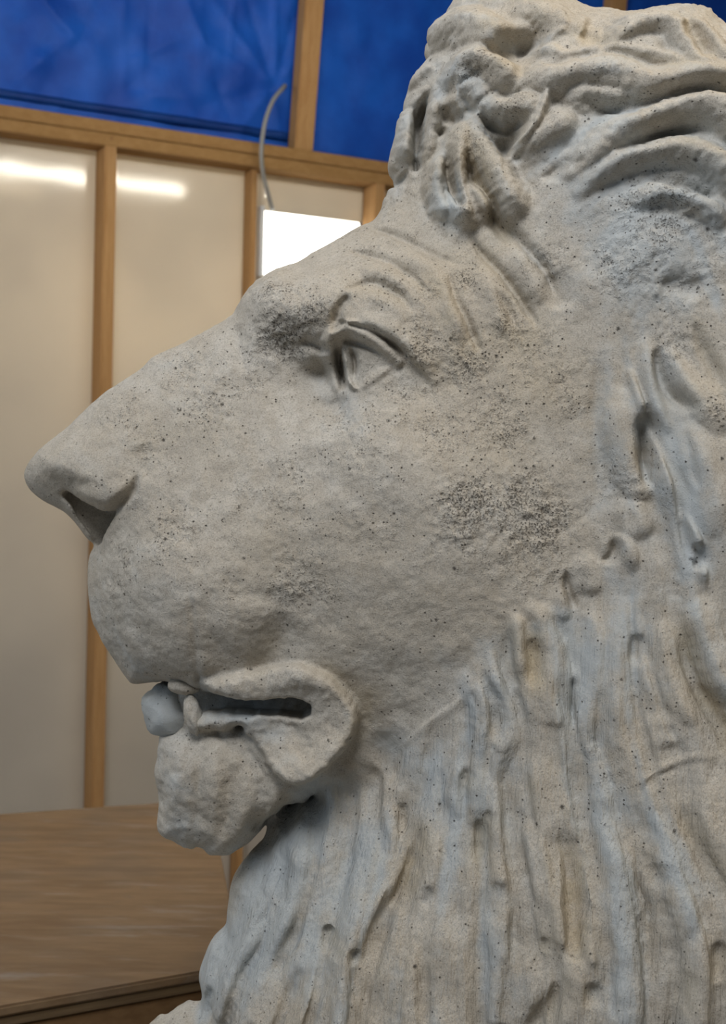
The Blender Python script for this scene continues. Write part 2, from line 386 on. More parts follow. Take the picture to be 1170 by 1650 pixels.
# --- brow wrinkles
S('560 400|590 407|624 420|660 443|690 472', 8, -6, taper=(1, .8)); S('555 466|580 460|605 457|642 475|668 504', 8, -6)
S('600 362|624 371|660 389|700 411|748 427', 8, -5); S('724 445|734 480|746 502|764 543|773 566', 7, -7, taper=(.8, .8))
S('760 385|778 408|800 430|832 470|850 500|862 520', 8, -8, taper=(.8, .8)); S('792 340|806 356|823 371|854 402|884 442|895 470', 8, -9, taper=(.7, .8))
S('700 440|722 475|735 515|745 550', 16, 5); S('770 430|790 465|805 510|812 545', 16, 6); S('822 400|850 440|878 490', 16, 6)
S('580 435|620 440|660 470', 13, 4); S('590 480|625 490|655 520', 15, 4); S('640 405|690 430|715 460', 13, 4)
S('800 470|820 500|830 530', 8, -5); S('880 440|900 470|900 500', 20, -5)
# --- cheek
dab(800, 850, 110, 4); dab(640, 770, 60, 5); S('560 700|600 680|660 670', 30, 4); S('480 720|500 760|540 790', 40, -4)
S('560 1000|640 1040|740 1040|800 1000', 30, 3)
# --- forelock
S('713 246|705 275|702 309|712 338', 13, 20, 'max', 'dome', flow=True, taper=(.8, .3)); S('720 244|722 283|728 314|738 336', 7, -22, taper=(.8, .3))
S('748 200|740 235|735 262|733 290|738 316|750 338|760 352', 17, 22, 'max', 'dome', flow=True, taper=(.4, .5))
S('752 285|762 305|772 320|785 338|778 358', 14, 18, 'max', 'dome', flow=True); S('752 262|760 280|771 300|790 322|795 350|812 378|825 392', 9, -10, taper=(.6, .8))
S('760 215|778 240|788 262|806 296|824 322|818 338', 22, 19, 'max', 'dome', flow=True, taper=(.3, .4)); dab(720, 345, 18, 7); dab(742, 360, 20, 7)
S('779 188|800 215|818 238|830 250', 16, -17, taper=(.6, .6)); S('818 240|826 205|838 190', 12, -12)
S('690 150|680 180|676 210|674 240|673 264', 11, -22, taper=(.7, .4)); S('652 165|652 200|654 235|650 258', 16, 10, 'max', 'dome', flow=True)
S('696 160|690 190|683 230|684 262', 14, 9, 'max', 'dome', flow=True); dab(711, 210, 9, -8); dab(704, 176, 14, 6); S('660 130|680 110|700 95', 12, 6)
S('700 176|730 190|755 200', 9, -8); dab(630, 262, 12, 4); dab(612, 312, 10, 6); S('624 285|640 292|660 270', 6, -8)
# --- top of the mane
S('712 30|740 26|765 38|790 52|815 54|835 47', 27, 22, 'max', 'dome', flow=True, taper=(.3, .5)); S('795 88|820 78|845 72|866 70', 20, -24, taper=(.6, .5))
S('830 24|860 14|890 22|915 42|940 50', 22, 14, 'max', 'dome', flow=True)
S('742 112|752 98|768 94|790 102|812 116|838 126', 22, 22, 'max', 'dome', flow=True, taper=(.2, .5)); S('742 125|760 150|770 170', 26, 14, 'max', 'dome')
S('772 172|795 178|825 178|850 164|865 145', 27, 17, 'max', 'dome', flow=True, taper=(.4, .5)); S('770 189|790 197|812 203|838 198|850 190', 8, -15)
S('795 160|820 160|838 148', 8, -6); S('740 150|755 175|768 188', 10, -10)
S('880 84|880 68|892 56|912 50|928 56', 10, 14, 'max', 'dome', flow=True); S('884 78|909 93|949 86|980 80|1008 82|1062 92|1102 104|1170 110|1220 115', 15, 18, 'max', 'dome', flow=True, taper=(.2, .2))
S('930 62|955 72|985 78', 14, -8); S('930 52|955 50|975 56|1000 74', 10, 10, 'max', 'dome', flow=True); S('868 110|900 112|930 103|960 100', 10, -8)
S('842 134|862 124|890 118|933 108|989 112|1041 132|1075 132|1105 124|1150 118|1200 128', 26, 24, 'max', 'dome', flow=True, taper=(.5, .1))
S('945 168|970 174|1005 182|1045 170|1086 157|1130 148|1180 150', 12, -16, taper=(.5, .2)); S('905 150|940 150|985 155|1020 150', 18, 14, 'max', 'dome', flow=True)
S('823 246|834 228|853 208|872 172|881 140', 12, 18, 'max', 'right', flow=True, taper=(.6, .2), sharp=.4); S('835 245|870 220|900 195|930 175', 24, 12, 'max', 'dome', flow=True)
S('850 252|890 235|930 212', 12, -5); S('930 262|957 242|997 203|1045 178|1094 159|1134 158|1170 170|1220 200', 24, 22, 'max', 'dome', flow=True, taper=(.7, .1))
S('985 255|1014 240|1041 231|1062 219|1091 210|1130 205|1170 222', 9, -10); S('940 300|968 272|1014 248|1063 237|1096 234|1137 245|1175 268|1200 290', 17, 18, 'max', 'dome', flow=True, taper=(.7, .2))
S('1040 292|1085 299|1113 306|1140 315|1152 325', 9, -13); S('1020 330|1041 314|1082 307|1123 322|1154 341|1165 370', 14, 13, 'max', 'dome', flow=True)
S('975 72|1000 54|1030 38|1062 34|1094 52|1124 90|1146 114', 22, 28, 'max', 'dome', flow=True, taper=(.5, .3)); S('1112 34|1136 60|1162 92|1190 104', 17, 22, 'max', 'dome', flow=True, taper=(.2, .2))
S('1090 50|1112 80|1130 112', 13, -12); S('995 74|1035 70|1085 86', 24, 17, 'max', 'dome'); S('985 84|1030 92|1070 100', 16, 12, 'max', 'dome'); S('940 36|970 48|1000 52', 18, -7)
dab(1040, 400, 75, 10); S('1060 455|1104 462|1130 480', 16, -8); S('955 330|950 400|965 450', 24, -5); S('870 290|910 268|940 262', 10, -5)
S('850 58|900 70|960 66|1010 55|1080 60|1130 80', 40, 11, 'max', 'dome'); S('890 40|960 50', 26, 12, 'max', 'dome')
# --- mane beside the cheek
S('1013 647|1005 680|1012 720|1028 785', 22, 12, 'max', 'dome', flow=True, taper=(.4, .3)); S('1038 664|1043 712|1046 768', 13, -26, taper=(.7, .4))
S('1020 600|1032 640|1047 682|1067 740|1088 800|1100 840', 12, 12, 'max', 'right', flow=True, taper=(.6, .7), sharp=.35)
S('1058 560|1070 607|1090 640|1125 664', 10, -12); S('1075 560|1100 610|1140 650|1175 700', 16, 9, 'max', 'dome', flow=True); S('1045 540|1046 590|1058 650|1085 700', 9, 8, 'max', 'dome', flow=True)
S('1118 520|1137 567|1155 600|1170 630', 10, -8); S('973 560|960 663|967 747|960 835', 12, -5); S('1110 680|1130 740|1150 800|1155 870', 18, 9, 'max', 'dome', flow=True)
S('1105 690|1112 740|1125 790', 6, -6); S('1080 780|1092 820|1104 866|1112 920', 7, -7, flow=True); S('1122 872|1130 900|1123 920', 8, -15); S('1100 818|1128 870|1136 905|1143 955', 8, 8, 'max', 'right', flow=True, sharp=.4)
S('1000 800|1020 835|1040 870', 20, 7, 'max', 'dome', flow=True); S('992 865|990 892|970 906', 8, -9); S('1000 855|1010 880|1025 920', 9, 7, 'max', 'dome', flow=True)
S('912 920|917 955|931 982', 7, -10); S('905 935|908 980|918 1000', 8, 6, 'max', 'dome', flow=True); S('940 890|950 930|945 960', 16, 7, 'max', 'dome', flow=True)
S('1030 1020|1031 1045|1030 1075', 8, -11); S('1043 955|1032 990|1036 1030|1043 1085|1063 1138|1085 1190', 10, 7, 'max', 'right', flow=True, sharp=.4); S('1055 1120|1070 1160|1088 1195', 4, -5)
S('1109 1020|1114 1073|1135 1116|1165 1152|1185 1200', 16, -15, taper=(.7, .2)); S('1075 1000|1080 1060|1100 1120|1130 1170', 20, 10, 'max', 'dome', flow=True); S('1130 960|1140 1030|1165 1090|1200 1140', 22, 10, 'max', 'dome', flow=True)
S('948 985|964 1022|962 1098|953 1149|958 1200', 11, 9, 'max', 'dome', flow=True); S('1000 960|1000 1050|990 1140|1000 1210', 20, 8, 'max', 'dome', flow=True)
S('927 1092|926 1120|927 1176', 7, -16); S('935 1080|937 1136|945 1190|962 1230', 7, 8, 'max', 'right', flow=True, sharp=.35); S('956 1157|962 1190|968 1215', 4, -7)
S('980 1140|985 1170|1000 1200', 6, -4); S('878 985|905 1020|920 1060|926 1085', 9, -7)
# --- lock under the cheek
S('842 992|835 1010|836 1062|848 1105', 9, 10, 'max', 'dome', flow=True); S('856 1028|859 1068|850 1106', 13, -11); S('862 985|876 1000|888 1052|886 1112|895 1160', 13, 11, 'max', 'dome', flow=True, taper=(.5, .4))
S('822 1012|822 1045|828 1078', 6, -7); S('826 1100|842 1125|848 1165', 6, 6, 'max', 'dome', flow=True); S('832 1110|838 1140|846 1162', 4, -5)
S('776 1078|788 1108|804 1134|804 1172|797 1193', 10, -13, flow=True); S('790 1050|800 1098|818 1145|821 1191|803 1240|795 1300', 11, 9, 'max', 'dome', flow=True)
S('745 1080|762 1120|768 1160|762 1200', 12, 5, 'max', 'dome', flow=True); S('758 1112|766 1138', 4, -5); S('640 1210|683 1169|708 1151|735 1133|760 1100', 10, 4, prof='right')
S('748 1220|733 1265|738 1322', 9, 9, 'max', 'dome', flow=True); S('762 1238|754 1265', 10, -8); S('775 1240|782 1280|778 1320', 14, 7, 'max', 'dome', flow=True); S('725 1230|715 1280|712 1330', 8, -6)
S('770 1316|770 1388', 9, -14); S('789 1302|789 1324', 5, -9); S('800 1412|803 1450|790 1485', 15, -10); S('799 1270|808 1373|817 1450|806 1527|800 1650', 12, 12, 'max', 'dome', flow=True, taper=(.4, 0))
S('919 1365|929 1431|932 1488|928 1530', 17, -16, taper=(.4, .6)); S('908 1368|904 1430|906 1500|908 1535', 7, 8, 'max', 'dome', flow=True); S('936 1380|946 1440|950 1520|955 1560', 7, 6, 'max', 'dome', flow=True)
S('839 1333|847 1385|858 1440|866 1470', 6, -8, flow=True); S('878 1510|877 1536', 6, -9); S('850 1320|868 1400|880 1480', 12, 7, 'max', 'dome', flow=True); S('880 1220|885 1300|898 1360', 16, 7, 'max', 'dome', flow=True)
S('1022 1360|1034 1431|1050 1469|1051 1533', 6, -12, flow=True); S('1012 1350|1024 1440|1040 1500', 8, 6, 'max', 'dome', flow=True); S('1055 1390|1071 1430', 11, -9); S('1040 1340|1075 1400|1105 1460|1118 1530', 14, 9, 'max', 'dome', flow=True)
S('1110 1325|1143 1381|1172 1425|1200 1480', 15, -14, taper=(.7, .1)); S('1158 1515|1155 1580', 8, -11); S('1110 1560|1101 1625', 10, -8); S('1130 1500|1130 1580|1122 1650', 14, 9, 'max', 'dome', flow=True, taper=(.5, 0))
S('912 1592|900 1615|878 1640|860 1660', 15, -17, taper=(.5, 0)); S('955 1580|952 1626', 11, -10); S('930 1560|930 1600|915 1650', 12, 9, 'max', 'dome', flow=True, taper=(.5, 0)); S('840 1560|860 1600|850 1650', 22, 8, 'max', 'dome', flow=True, taper=(.5, 0))
S('960 1300|985 1440|1002 1540|1004 1650', 20, 9, 'max', 'dome', flow=True, taper=(.6, 0)); S('972 1290|985 1330|990 1370', 7, -5); S('980 1480|990 1560|985 1640', 8, -6); S('1020 1266|1045 1252|1068 1238|1112 1223|1160 1222', 5, 3); S('1025 1274|1066 1248|1112 1233', 5, -3)
S('1060 1150|1080 1210', 20, 6); S('1180 1250|1190 1350|1230 1450', 26, 12, 'max', 'dome', flow=True)
# --- chest and neck
S('681 1330|668 1386|650 1445|640 1470', 12, -11); S('690 1280|672 1330|645 1400|622 1440|600 1480', 9, 10, 'max', 'dome', flow=True); S('700 1340|690 1400|670 1460', 12, 8, 'max', 'dome', flow=True)
S('532 1495|528 1535', 15, -11); S('548 1515|556 1500', 4, -7); S('582 1400|567 1465|548 1555|544 1660', 12, 11, 'max', 'dome', flow=True, taper=(.6, 0)); S('573 1520|566 1550', 7, -9)
S('420 1500|372 1573|342 1650', 11, 9, 'max', 'dome', flow=True, taper=(.6, 0)); S('474 1598|450 1645|440 1665', 9, -10, taper=(.6, 0)); S('505 1590|482 1650', 10, 9, 'max', 'dome', flow=True, taper=(.6, 0)); S('440 1580|415 1650', 14, 8, 'max', 'dome', flow=True, taper=(.6, 0))
S('533 1280|531 1360', 9, -5, flow=True); S('616 1320|616 1385', 8, -7); S('648 1290|648 1345', 8, -8); S('632 1290|630 1360|618 1420', 9, 7, 'max', 'dome', flow=True); S('596 1310|596 1380|580 1440', 10, 6, 'max', 'dome', flow=True)
S('435 1380|420 1430|425 1460', 9, -6, flow=True); S('455 1340|440 1400|410 1470|385 1530', 14, 8, 'max', 'dome', flow=True); S('480 1320|478 1390|460 1470|430 1540', 16, 7, 'max', 'dome', flow=True); S('345 1530|335 1580|340 1630', 10, 5, 'max', 'dome', flow=True)
S('690 1420|685 1440|680 1460', 8, -8); S('620 1540|590 1600|570 1660', 14, 8, 'max', 'dome', flow=True, taper=(.6, 0)); S('660 1500|650 1580|655 1660', 20, 6, 'max', 'dome', flow=True, taper=(.6, 0)); S('720 1480|715 1560|720 1650', 22, 6, 'max', 'dome', flow=True, taper=(.6, 0))
S('500 1560|470 1590|450 1620', 9, -6); S('610 1240|590 1260|540 1285', 22, -10); S('600 1180|625 1230|640 1270', 26, -8)
# --- chin tufts
S('300 1190|290 1250|280 1320', 10, 5.5, flow=True); S('330 1200|325 1270|315 1350', 9, -4.4); S('350 1200|352 1260|345 1340', 12, 5.5); S('375 1230|372 1290|360 1350', 9, -4.4); S('400 1230|398 1290|380 1350', 12, 5.5)
S('420 1260|418 1300|400 1340', 8, -5.5); S('440 1265|445 1290|420 1325', 9, 5.5); S('270 1240|265 1300', 9, -4.4); S('390 1350|410 1330|425 1310', 4, -4.4); S('355 1200|390 1210|420 1240', 14, -6.6); S('300 1200|340 1210', 12, -4.4)
# --- lip
S('300 1168|340 1166|385 1176', 10, 4); S('318 1090|319 1112', 5, -6, taper=(.5, 0)); S('335 1108|350 1122', 10, 3); S('385 1182|405 1208|432 1246', 6, -5)
S('480 1200|500 1230|515 1245', 12, 4); S('400 1180|430 1195|455 1230', 12, -6); S('465 1165|490 1185|480 1220', 16, -7); S('560 1120|570 1160|545 1210', 12, 4); S('430 1104|480 1092|530 1105', 12, 4)
# --- colour maps: pale blue-grey slurry in the hollows and over the repairs, ochre tint in hollows and patches, crowded pits
for s_, w_, k_ in (('650 165|640 260|612 320', 14, .8), ('672 180|672 262', 14, .7), ('690 110|740 140|780 190|830 240', 18, .8), ('822 72|866 84', 26, .8), ('850 260|900 240|960 210|1000 180', 26, .8), ('800 60|760 140', 22, .45),
    ('880 290|930 330|960 400', 24, .55), ('1030 300|1130 300|1160 380', 40, .9), ('1000 340|1010 450', 55, .8), ('1060 380|1090 470', 60, .9), ('1000 470|1040 560|1060 660|1090 760', 22, .9), ('1060 560|1125 665', 13, 1),
    ('970 560|962 760|970 830', 18, .8), ('985 640|990 800', 20, .5), ('1087 780|1104 870|1125 930', 16, 1), ('1000 850|1010 1000|960 1060|950 1200', 14, .8), ('940 980|930 1100|930 1180', 12, .9), ('1040 960|1030 1080|1085 1200', 12, .8),
    ('890 1000|920 1060', 12, .8), ('790 1020|800 1100|820 1190|800 1260', 13, 1), ('735 1100|770 1160|770 1200', 20, .7), ('620 1200|680 1220|700 1300', 34, .75), ('740 1220|735 1340|720 1400', 14, .9), ('800 1280|812 1400|806 1650', 13, 1),
    ('960 1250|985 1400|1000 1650', 24, .9), ('1000 1270|1060 1360|1110 1440', 24, .75), ('520 1280|450 1400|370 1560', 50, 1), ('600 1330|540 1480|480 1560', 40, .8), ('350 1540|335 1640', 30, 1), ('550 1640|560 1450', 16, .7),
    ('400 1640|470 1560', 24, .5), ('840 1330|870 1480', 10, .6), ('720 285|738 335', 7, 1), ('690 330|720 355', 20, .8), ('800 345|884 442', 6, .9), ('566 526|640 560', 8, .8), ('520 640|560 660', 26, .8), ('500 600|540 620', 16, .5),
    ('560 680|600 700', 20, .6), ('150 890|160 1000|230 1090', 22, .7), ('70 800|140 860', 16, .5), ('320 1060|318 1100', 12, .7), ('300 1130|420 1150', 30, 1), ('270 1200|300 1330', 30, .6), ('420 1180|480 1220', 26, .6), ('590 1060|700 1070', 20, .5),
    ('300 560|200 610', 16, .4), ('400 470|430 450', 14, .5), ('600 950|760 960', 30, .35), ('1120 700|1150 900', 16, .6), ('1150 980|1160 1050', 20, .6)): tint_line(SL, s_, w_, k_)
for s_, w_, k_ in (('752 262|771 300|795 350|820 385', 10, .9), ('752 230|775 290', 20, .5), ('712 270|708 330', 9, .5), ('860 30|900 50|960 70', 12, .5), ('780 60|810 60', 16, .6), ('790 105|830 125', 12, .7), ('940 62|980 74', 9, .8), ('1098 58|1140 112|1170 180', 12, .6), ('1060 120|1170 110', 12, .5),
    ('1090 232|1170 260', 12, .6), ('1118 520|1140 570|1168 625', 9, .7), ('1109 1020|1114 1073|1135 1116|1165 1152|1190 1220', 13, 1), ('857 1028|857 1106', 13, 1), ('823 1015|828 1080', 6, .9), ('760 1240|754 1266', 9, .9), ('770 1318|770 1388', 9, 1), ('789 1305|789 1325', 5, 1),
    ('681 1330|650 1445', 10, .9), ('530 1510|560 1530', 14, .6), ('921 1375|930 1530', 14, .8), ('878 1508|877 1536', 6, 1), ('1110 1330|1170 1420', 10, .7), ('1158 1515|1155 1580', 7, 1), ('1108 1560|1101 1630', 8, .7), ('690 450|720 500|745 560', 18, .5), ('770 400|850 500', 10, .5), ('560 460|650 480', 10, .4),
    ('600 1120|575 1180', 16, .7), ('430 1320|460 1290', 14, .7), ('240 710|300 700', 30, .3), ('660 580|720 620', 12, .4), ('300 1160|330 1130', 10, .2), ('530 1080|575 1120', 14, .5), ('440 1030|420 1070', 18, .4), ('910 1600|880 1650', 12, .5), ('950 1590|950 1630', 9, .5)): tint_line(OC, s_, w_, k_)
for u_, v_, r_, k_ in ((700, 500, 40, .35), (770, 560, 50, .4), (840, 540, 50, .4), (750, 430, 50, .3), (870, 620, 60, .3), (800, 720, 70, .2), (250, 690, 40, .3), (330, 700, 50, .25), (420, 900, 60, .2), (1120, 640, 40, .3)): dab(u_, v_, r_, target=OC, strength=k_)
for u_, v_, r_, k_ in ((760, 820, 60, 1), (840, 790, 50, .9), (870, 850, 60, 1), (740, 850, 45, .9), (700, 700, 50, .6), (800, 690, 60, .6), (450, 540, 50, .9), (500, 500, 40, .8), (430, 470, 30, .8), (690, 560, 50, .8), (750, 590, 45, .9), (690, 480, 30, .6), (750, 450, 30, .5), (820, 520, 40, .6),
    (300, 600, 50, .6), (200, 670, 45, .5), (330, 640, 60, .6), (260, 720, 45, .35), (280, 850, 50, .6), (300, 900, 40, .4), (480, 940, 60, .6), (370, 960, 30, .4), (600, 720, 70, .4), (200, 900, 30, .5), (190, 940, 40, .4), (460, 800, 70, .35), (600, 850, 60, .3), (900, 620, 60, .45), (760, 120, 40, .6), (1050, 350, 70, .7), (1000, 420, 50, .7),
    (1040, 300, 50, .5), (760, 240, 30, .6), (830, 180, 30, .5), (980, 150, 50, .4), (860, 900, 60, .6), (620, 460, 50, .5), (600, 390, 50, .4), (640, 640, 60, .5), (1120, 450, 40, .5), (1090, 560, 40, .5), (1150, 650, 30, .6), (1010, 780, 40, .6), (1080, 950, 30, .4), (1000, 1270, 40, .3), (560, 1130, 30, .4), (720, 400, 60, .4), (880, 420, 40, .5), (470, 470, 30, .7), (540, 700, 50, .4), (860, 560, 50, .5), (400, 600, 40, .5)): dab(u_, v_, r_, target=PIT, strength=k_)

# ------------------------------------------------------------------ hair grain along the locks, general unevenness
F4 = np.float32
def fft_noise(lo, hi, seed):
    """band-limited noise, wavelengths lo..hi metres"""
    r = np.random.default_rng(seed); f = np.fft.rfft2(r.standard_normal((NX, NZ)))
    k = np.hypot(np.fft.fftfreq(NX, VOX)[:, None], np.fft.rfftfreq(NZ, VOX)[None])
    f *= np.exp(-(k * lo) ** 2) * (1 - np.exp(-(k * hi) ** 2))
    n = np.fft.irfft2(f, (NX, NZ)); return n / n.std()
def blur(a, s):
    k2 = np.fft.fftfreq(NX, VOX)[:, None] ** 2 + np.fft.rfftfreq(NZ, VOX)[None] ** 2
    return np.fft.irfft2(np.fft.rfft2(a) * np.exp(-2 * (math.pi * s) ** 2 * k2), (NX, NZ))
MANE_OUT = """600 351|650 341|690 352|740 366|790 352|830 340|862 306|905 298|938 330|945 400|960 470|974 560|962 660|966 750|956 850|922 900|902 955|850 985|815 1005|790 1045|755 1095|700 1155|650 1205|610 1255|560 1285|500 1272
450 1306|420 1340|350 1420|240 1500|20 1650|-150 2300|900 2600|2600 2500|2600 200|1200 -200|650 -200|540 250"""
A_mane = sdf_poly(poly(MANE_OUT, .17, sub=3))
mane = np.clip(.5 - A_mane / .03, 0, 1)
a_, b_, c_ = blur(TXX + 1e-4, .02), blur(TXZ, .02), blur(TZZ + 6e-4, .02)
ang = .5 * np.arctan2(2 * b_, a_ - c_); VX, VZ = np.cos(ang), np.sin(ang)
def along(width, steps):
    """noise smeared along the locks"""
    nz = blur(RNG.standard_normal((NX, NZ)), width); nz /= nz.std(); acc = np.zeros((NX, NZ)); st = .0026 / VOX
    for sgn in (1, -1):
        px_, pz_ = np.meshgrid(np.arange(NX, dtype=float), np.arange(NZ, dtype=float), indexing='ij'); ox, oz = VX * sgn, VZ * sgn
        for k in range(steps):
            i_ = np.clip(px_.astype(int), 0, NX - 1); j_ = np.clip(pz_.astype(int), 0, NZ - 1); acc += nz[i_, j_]
            vx, vz = VX[i_, j_], VZ[i_, j_]; flip = np.where(vx * ox + vz * oz < 0, -1, 1); ox, oz = vx * flip, vz * flip
            px_ += ox * st; pz_ += oz * st
    return acc / acc.std()
hair = along(.0040, 34); clump = along(.009, 60)
LOW = mane * np.exp(-((GZ - 1.1) / .35) ** 2 * (GZ > 1.1))
SOFT = 1 - .30 * np.clip((1.42 - GZ) / .1, 0, 1) + .2 * np.clip((GZ - 1.75) / .1, 0, 1)
ADD = np.where(ADD < 0, ADD * (1 - mane * .4 * np.clip((1.42 - GZ) / .1, 0, 1)) + blur(ADD, .005) * mane * .4 * np.clip((1.42 - GZ) / .1, 0, 1), ADD)
LOCK = blur(LOCK, .0016)
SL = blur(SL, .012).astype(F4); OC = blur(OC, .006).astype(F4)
ADD = ADD * (1 + .45 * np.clip(.5 - sdf_poly(poly('540 380|640 340|800 340|900 440|900 560|760 590|680 520|560 470', .15)) / .02, 0, 1))
DELTA = LOCK * (1 + .35 * mane) * SOFT + ADD * (1 + .2 * mane) * SOFT + mane * clump * (.0010 + .0050 * LOW) + fft_noise(.03, .12, 5) * .0005 * (1 - .6 * mane)
chin_zone = np.clip(.5 - A_chin / .02, 0, 1)
TOP = mane * np.clip((GZ - 1.62) / .1, 0, 1)
ridged = (.8 - np.abs(fft_noise(.014, .05, 31))) * .0007
FINE = (fft_noise(.007, .025, 3) * .00022 + fft_noise(.012, .05, 4) * .00012) * (1 - .85 * mane) + mane * hair * (.0006 + .0016 * LOW)
FINE += np.clip(.5 - A_lip / .02, 0, 1) * fft_noise(.009, .035, 41) * .00035
FINE += PIT * (fft_noise(.007, .022, 21) * .0007 + fft_noise(.012, .04, 22) * .0008)
FINE += TOP * (ridged + fft_noise(.007, .02, 33) * .0003)
SL = np.clip(SL + mane * LOW * .10 + mane * np.clip(along(.005, 60) * .30 - .05, 0, .6), 0, 1.2).astype(F4)
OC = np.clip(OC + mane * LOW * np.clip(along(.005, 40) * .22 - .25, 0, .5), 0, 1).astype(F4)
DELTA += chin_zone * fft_noise(.014, .05, 8) * .0005

# ------------------------------------------------------------------ volume -> surface
NY = int(.46 / VOX); gy = (np.arange(NY) - .5) * VOX                    # layers straddle the plane of symmetry
F4 = np.float32
def slab(A, H, Rx, ry, Y):
    """rounded intersection of an outline (A < 0 inside) with |y| < H"""
    Ry = np.clip(H * ry, .012, .3)
    ax = np.clip((A + Rx) / Rx, 0, None).astype(F4)[:, None]; by = np.clip(((Y - H[:, None]) + Ry[:, None]) / Ry[:, None], 0, None).astype(F4)
    q = ax * ax + by * by
    S = (ax * ax * Rx.astype(F4)[:, None] + by * by * Ry.astype(F4)[:, None]) / (q + 1e-6)
    r = (np.sqrt(q) - 1) * S
    return np.where(q < 1e-5, -np.minimum(Rx, Ry).astype(F4)[:, None], r)
def smin(a, b, k):
    h = np.clip(.5 + .5 * (b - a) / k, 0, 1); return b + (a - b) * h - k * h * (1 - h)
F = np.empty((NX, NY, NZ), F4); Yc = gy.astype(F4)[None, :, None]
CH = 24
for i0 in range(0, NX, CH):
    s_ = slice(i0, min(NX, i0 + CH)); fx = lambda q: q[s_].astype(F4)
    H = fx(H_head); f = slab(fx(A_head), np.clip(H, .006, 1), fx(RX), .85, Yc)
    gxh = np.gradient(H_head[max(0, i0 - 1):i0 + CH + 1], VOX, axis=0)[(1 if i0 else 0):][:f.shape[0]]
    gzh = np.gradient(H_head[s_], VOX, axis=1); sl_ = np.sqrt(1 + np.minimum(gxh ** 2 + gzh ** 2, 2.5)).astype(F4)
    if (A_chin[s_].min() < .08):
        fc = slab(fx(A_chin), np.clip(fx(H_chin), .012, 1), np.full_like(H, .038), .8, Yc); f = smin(f, fc, .008)
    # nostril before the lip joins
    if A_nos[s_].min() < .02:
        cut = np.maximum(fx(A_nos)[:, None], .014 - np.abs(Yc)); f = -smin(-f, cut, .004)
    if A_cav[s_].min() < .05:
        cut = np.maximum(fx(A_cav)[:, None] - .002, .050 - np.abs(Yc)); f = -smin(-f, cut, .006)
    if A_lip[s_].min() < .05:
        fl = slab(fx(A_lip), np.clip(fx(H_lip), .02, 1), np.full_like(H, .012), .3, Yc)
        fl = np.maximum(fl, .05 - np.abs(Yc)); f = smin(f, fl, .008)
        cut = np.maximum(fx(A_cav)[:, None], .060 - np.abs(Yc)); f = -smin(-f, cut, .005)
    if A_mouth[s_].min() < .05:
        fm_ = slab(fx(A_mouth), np.full_like(H, .052), np.full_like(H, .02), .5, Yc); f = smin(f, fm_, .006)
    f = f - fx(DELTA)[:, None] * np.clip(np.abs(Yc) / .03, .35, 1) * sl_[:, None]
    F[s_] = f
F[:, -1] = .02; F[0] = .02; F[-1] = .02; F[:, :, 0] = .02; F[:, :, -1] = .02
def surface_nets(F):
    s = F < 0
    cnt = np.zeros(tuple(n - 1 for n in F.shape), np.uint8)
    for dx in (0, 1):
        for dy in (0, 1):
            for dz in (0, 1): cnt += s[dx:dx + cnt.shape[0], dy:dy + cnt.shape[1], dz:dz + cnt.shape[2]]
    act = (cnt > 0) & (cnt < 8); ii = np.argwhere(act).astype(np.int32); n = len(ii)
    idx = np.full(act.shape, -1, np.int32); idx[act] = np.arange(n, dtype=np.int32)
    cor = np.array([[a, b, c] for a in (0, 1) for b in (0, 1) for c in (0, 1)])
    val = np.stack([F[ii[:, 0] + c[0], ii[:, 1] + c[1], ii[:, 2] + c[2]] for c in cor], 1)
    acc = np.zeros((n, 3), F4); k = np.zeros(n, F4)
    for a in range(8):
        for b in range(a + 1, 8):
            if np.abs(cor[a] - cor[b]).sum() != 1: continue
            x = (val[:, a] < 0) != (val[:, b] < 0); t = np.where(x, val[:, a] / np.where(x, val[:, a] - val[:, b], 1), 0)
            acc += x[:, None] * (cor[a] + t[:, None] * (cor[b] - cor[a])); k += x
    P = ii + acc / k[:, None]
    quads = []
    for ax in range(3):
        lo = [slice(None)] * 3; hi = [slice(None)] * 3; lo[ax] = slice(0, -1); hi[ax] = slice(1, None)
        a = s[tuple(lo)]; b = s[tuple(hi)]; e = np.argwhere(a != b).astype(np.int32)
        o1, o2 = [(1, 2), (2, 0), (0, 1)][ax]
        ok = (e[:, o1] > 0) & (e[:, o2] > 0) & (e[:, o1] < F.shape[o1] - 1) & (e[:, o2] < F.shape[o2] - 1); e = e[ok]
        def cell(d1, d2):
            q = e.copy(); q[:, o1] -= d1; q[:, o2] -= d2; return idx[q[:, 0], q[:, 1], q[:, 2]]
        q = np.stack([cell(1, 1), cell(0, 1), cell(0, 0), cell(1, 0)], 1)
        inside = a[e[:, 0], e[:, 1], e[:, 2]]
        q[~inside] = q[~inside][:, ::-1]
        quads.append(q)
    return P, np.concatenate(quads), ii
P, Q, ii = surface_nets(F); del F
Q = Q[(Q >= 0).all(1)]
yl = (P[:, 1] - .5) * VOX; mid = ii[:, 1] == 0; yl[mid] = 0
Vn = np.c_[X0 + P[:, 0] * VOX, D - yl, Z0 + P[:, 2] * VOX]
n = len(Vn); mir = np.arange(n) + n; mir[mid] = np.arange(n)[mid]
V = np.r_[Vn, np.c_[Vn[:, 0], D + yl, Vn[:, 2]]]; Q2 = mir[Q][:, ::-1]
Q2 = Q2[~mid[Q].all(1)]; Qall = np.r_[Q, Q2]
gi = np.r_[ii, ii]
print('lion verts', len(V), 'quads', len(Qall))
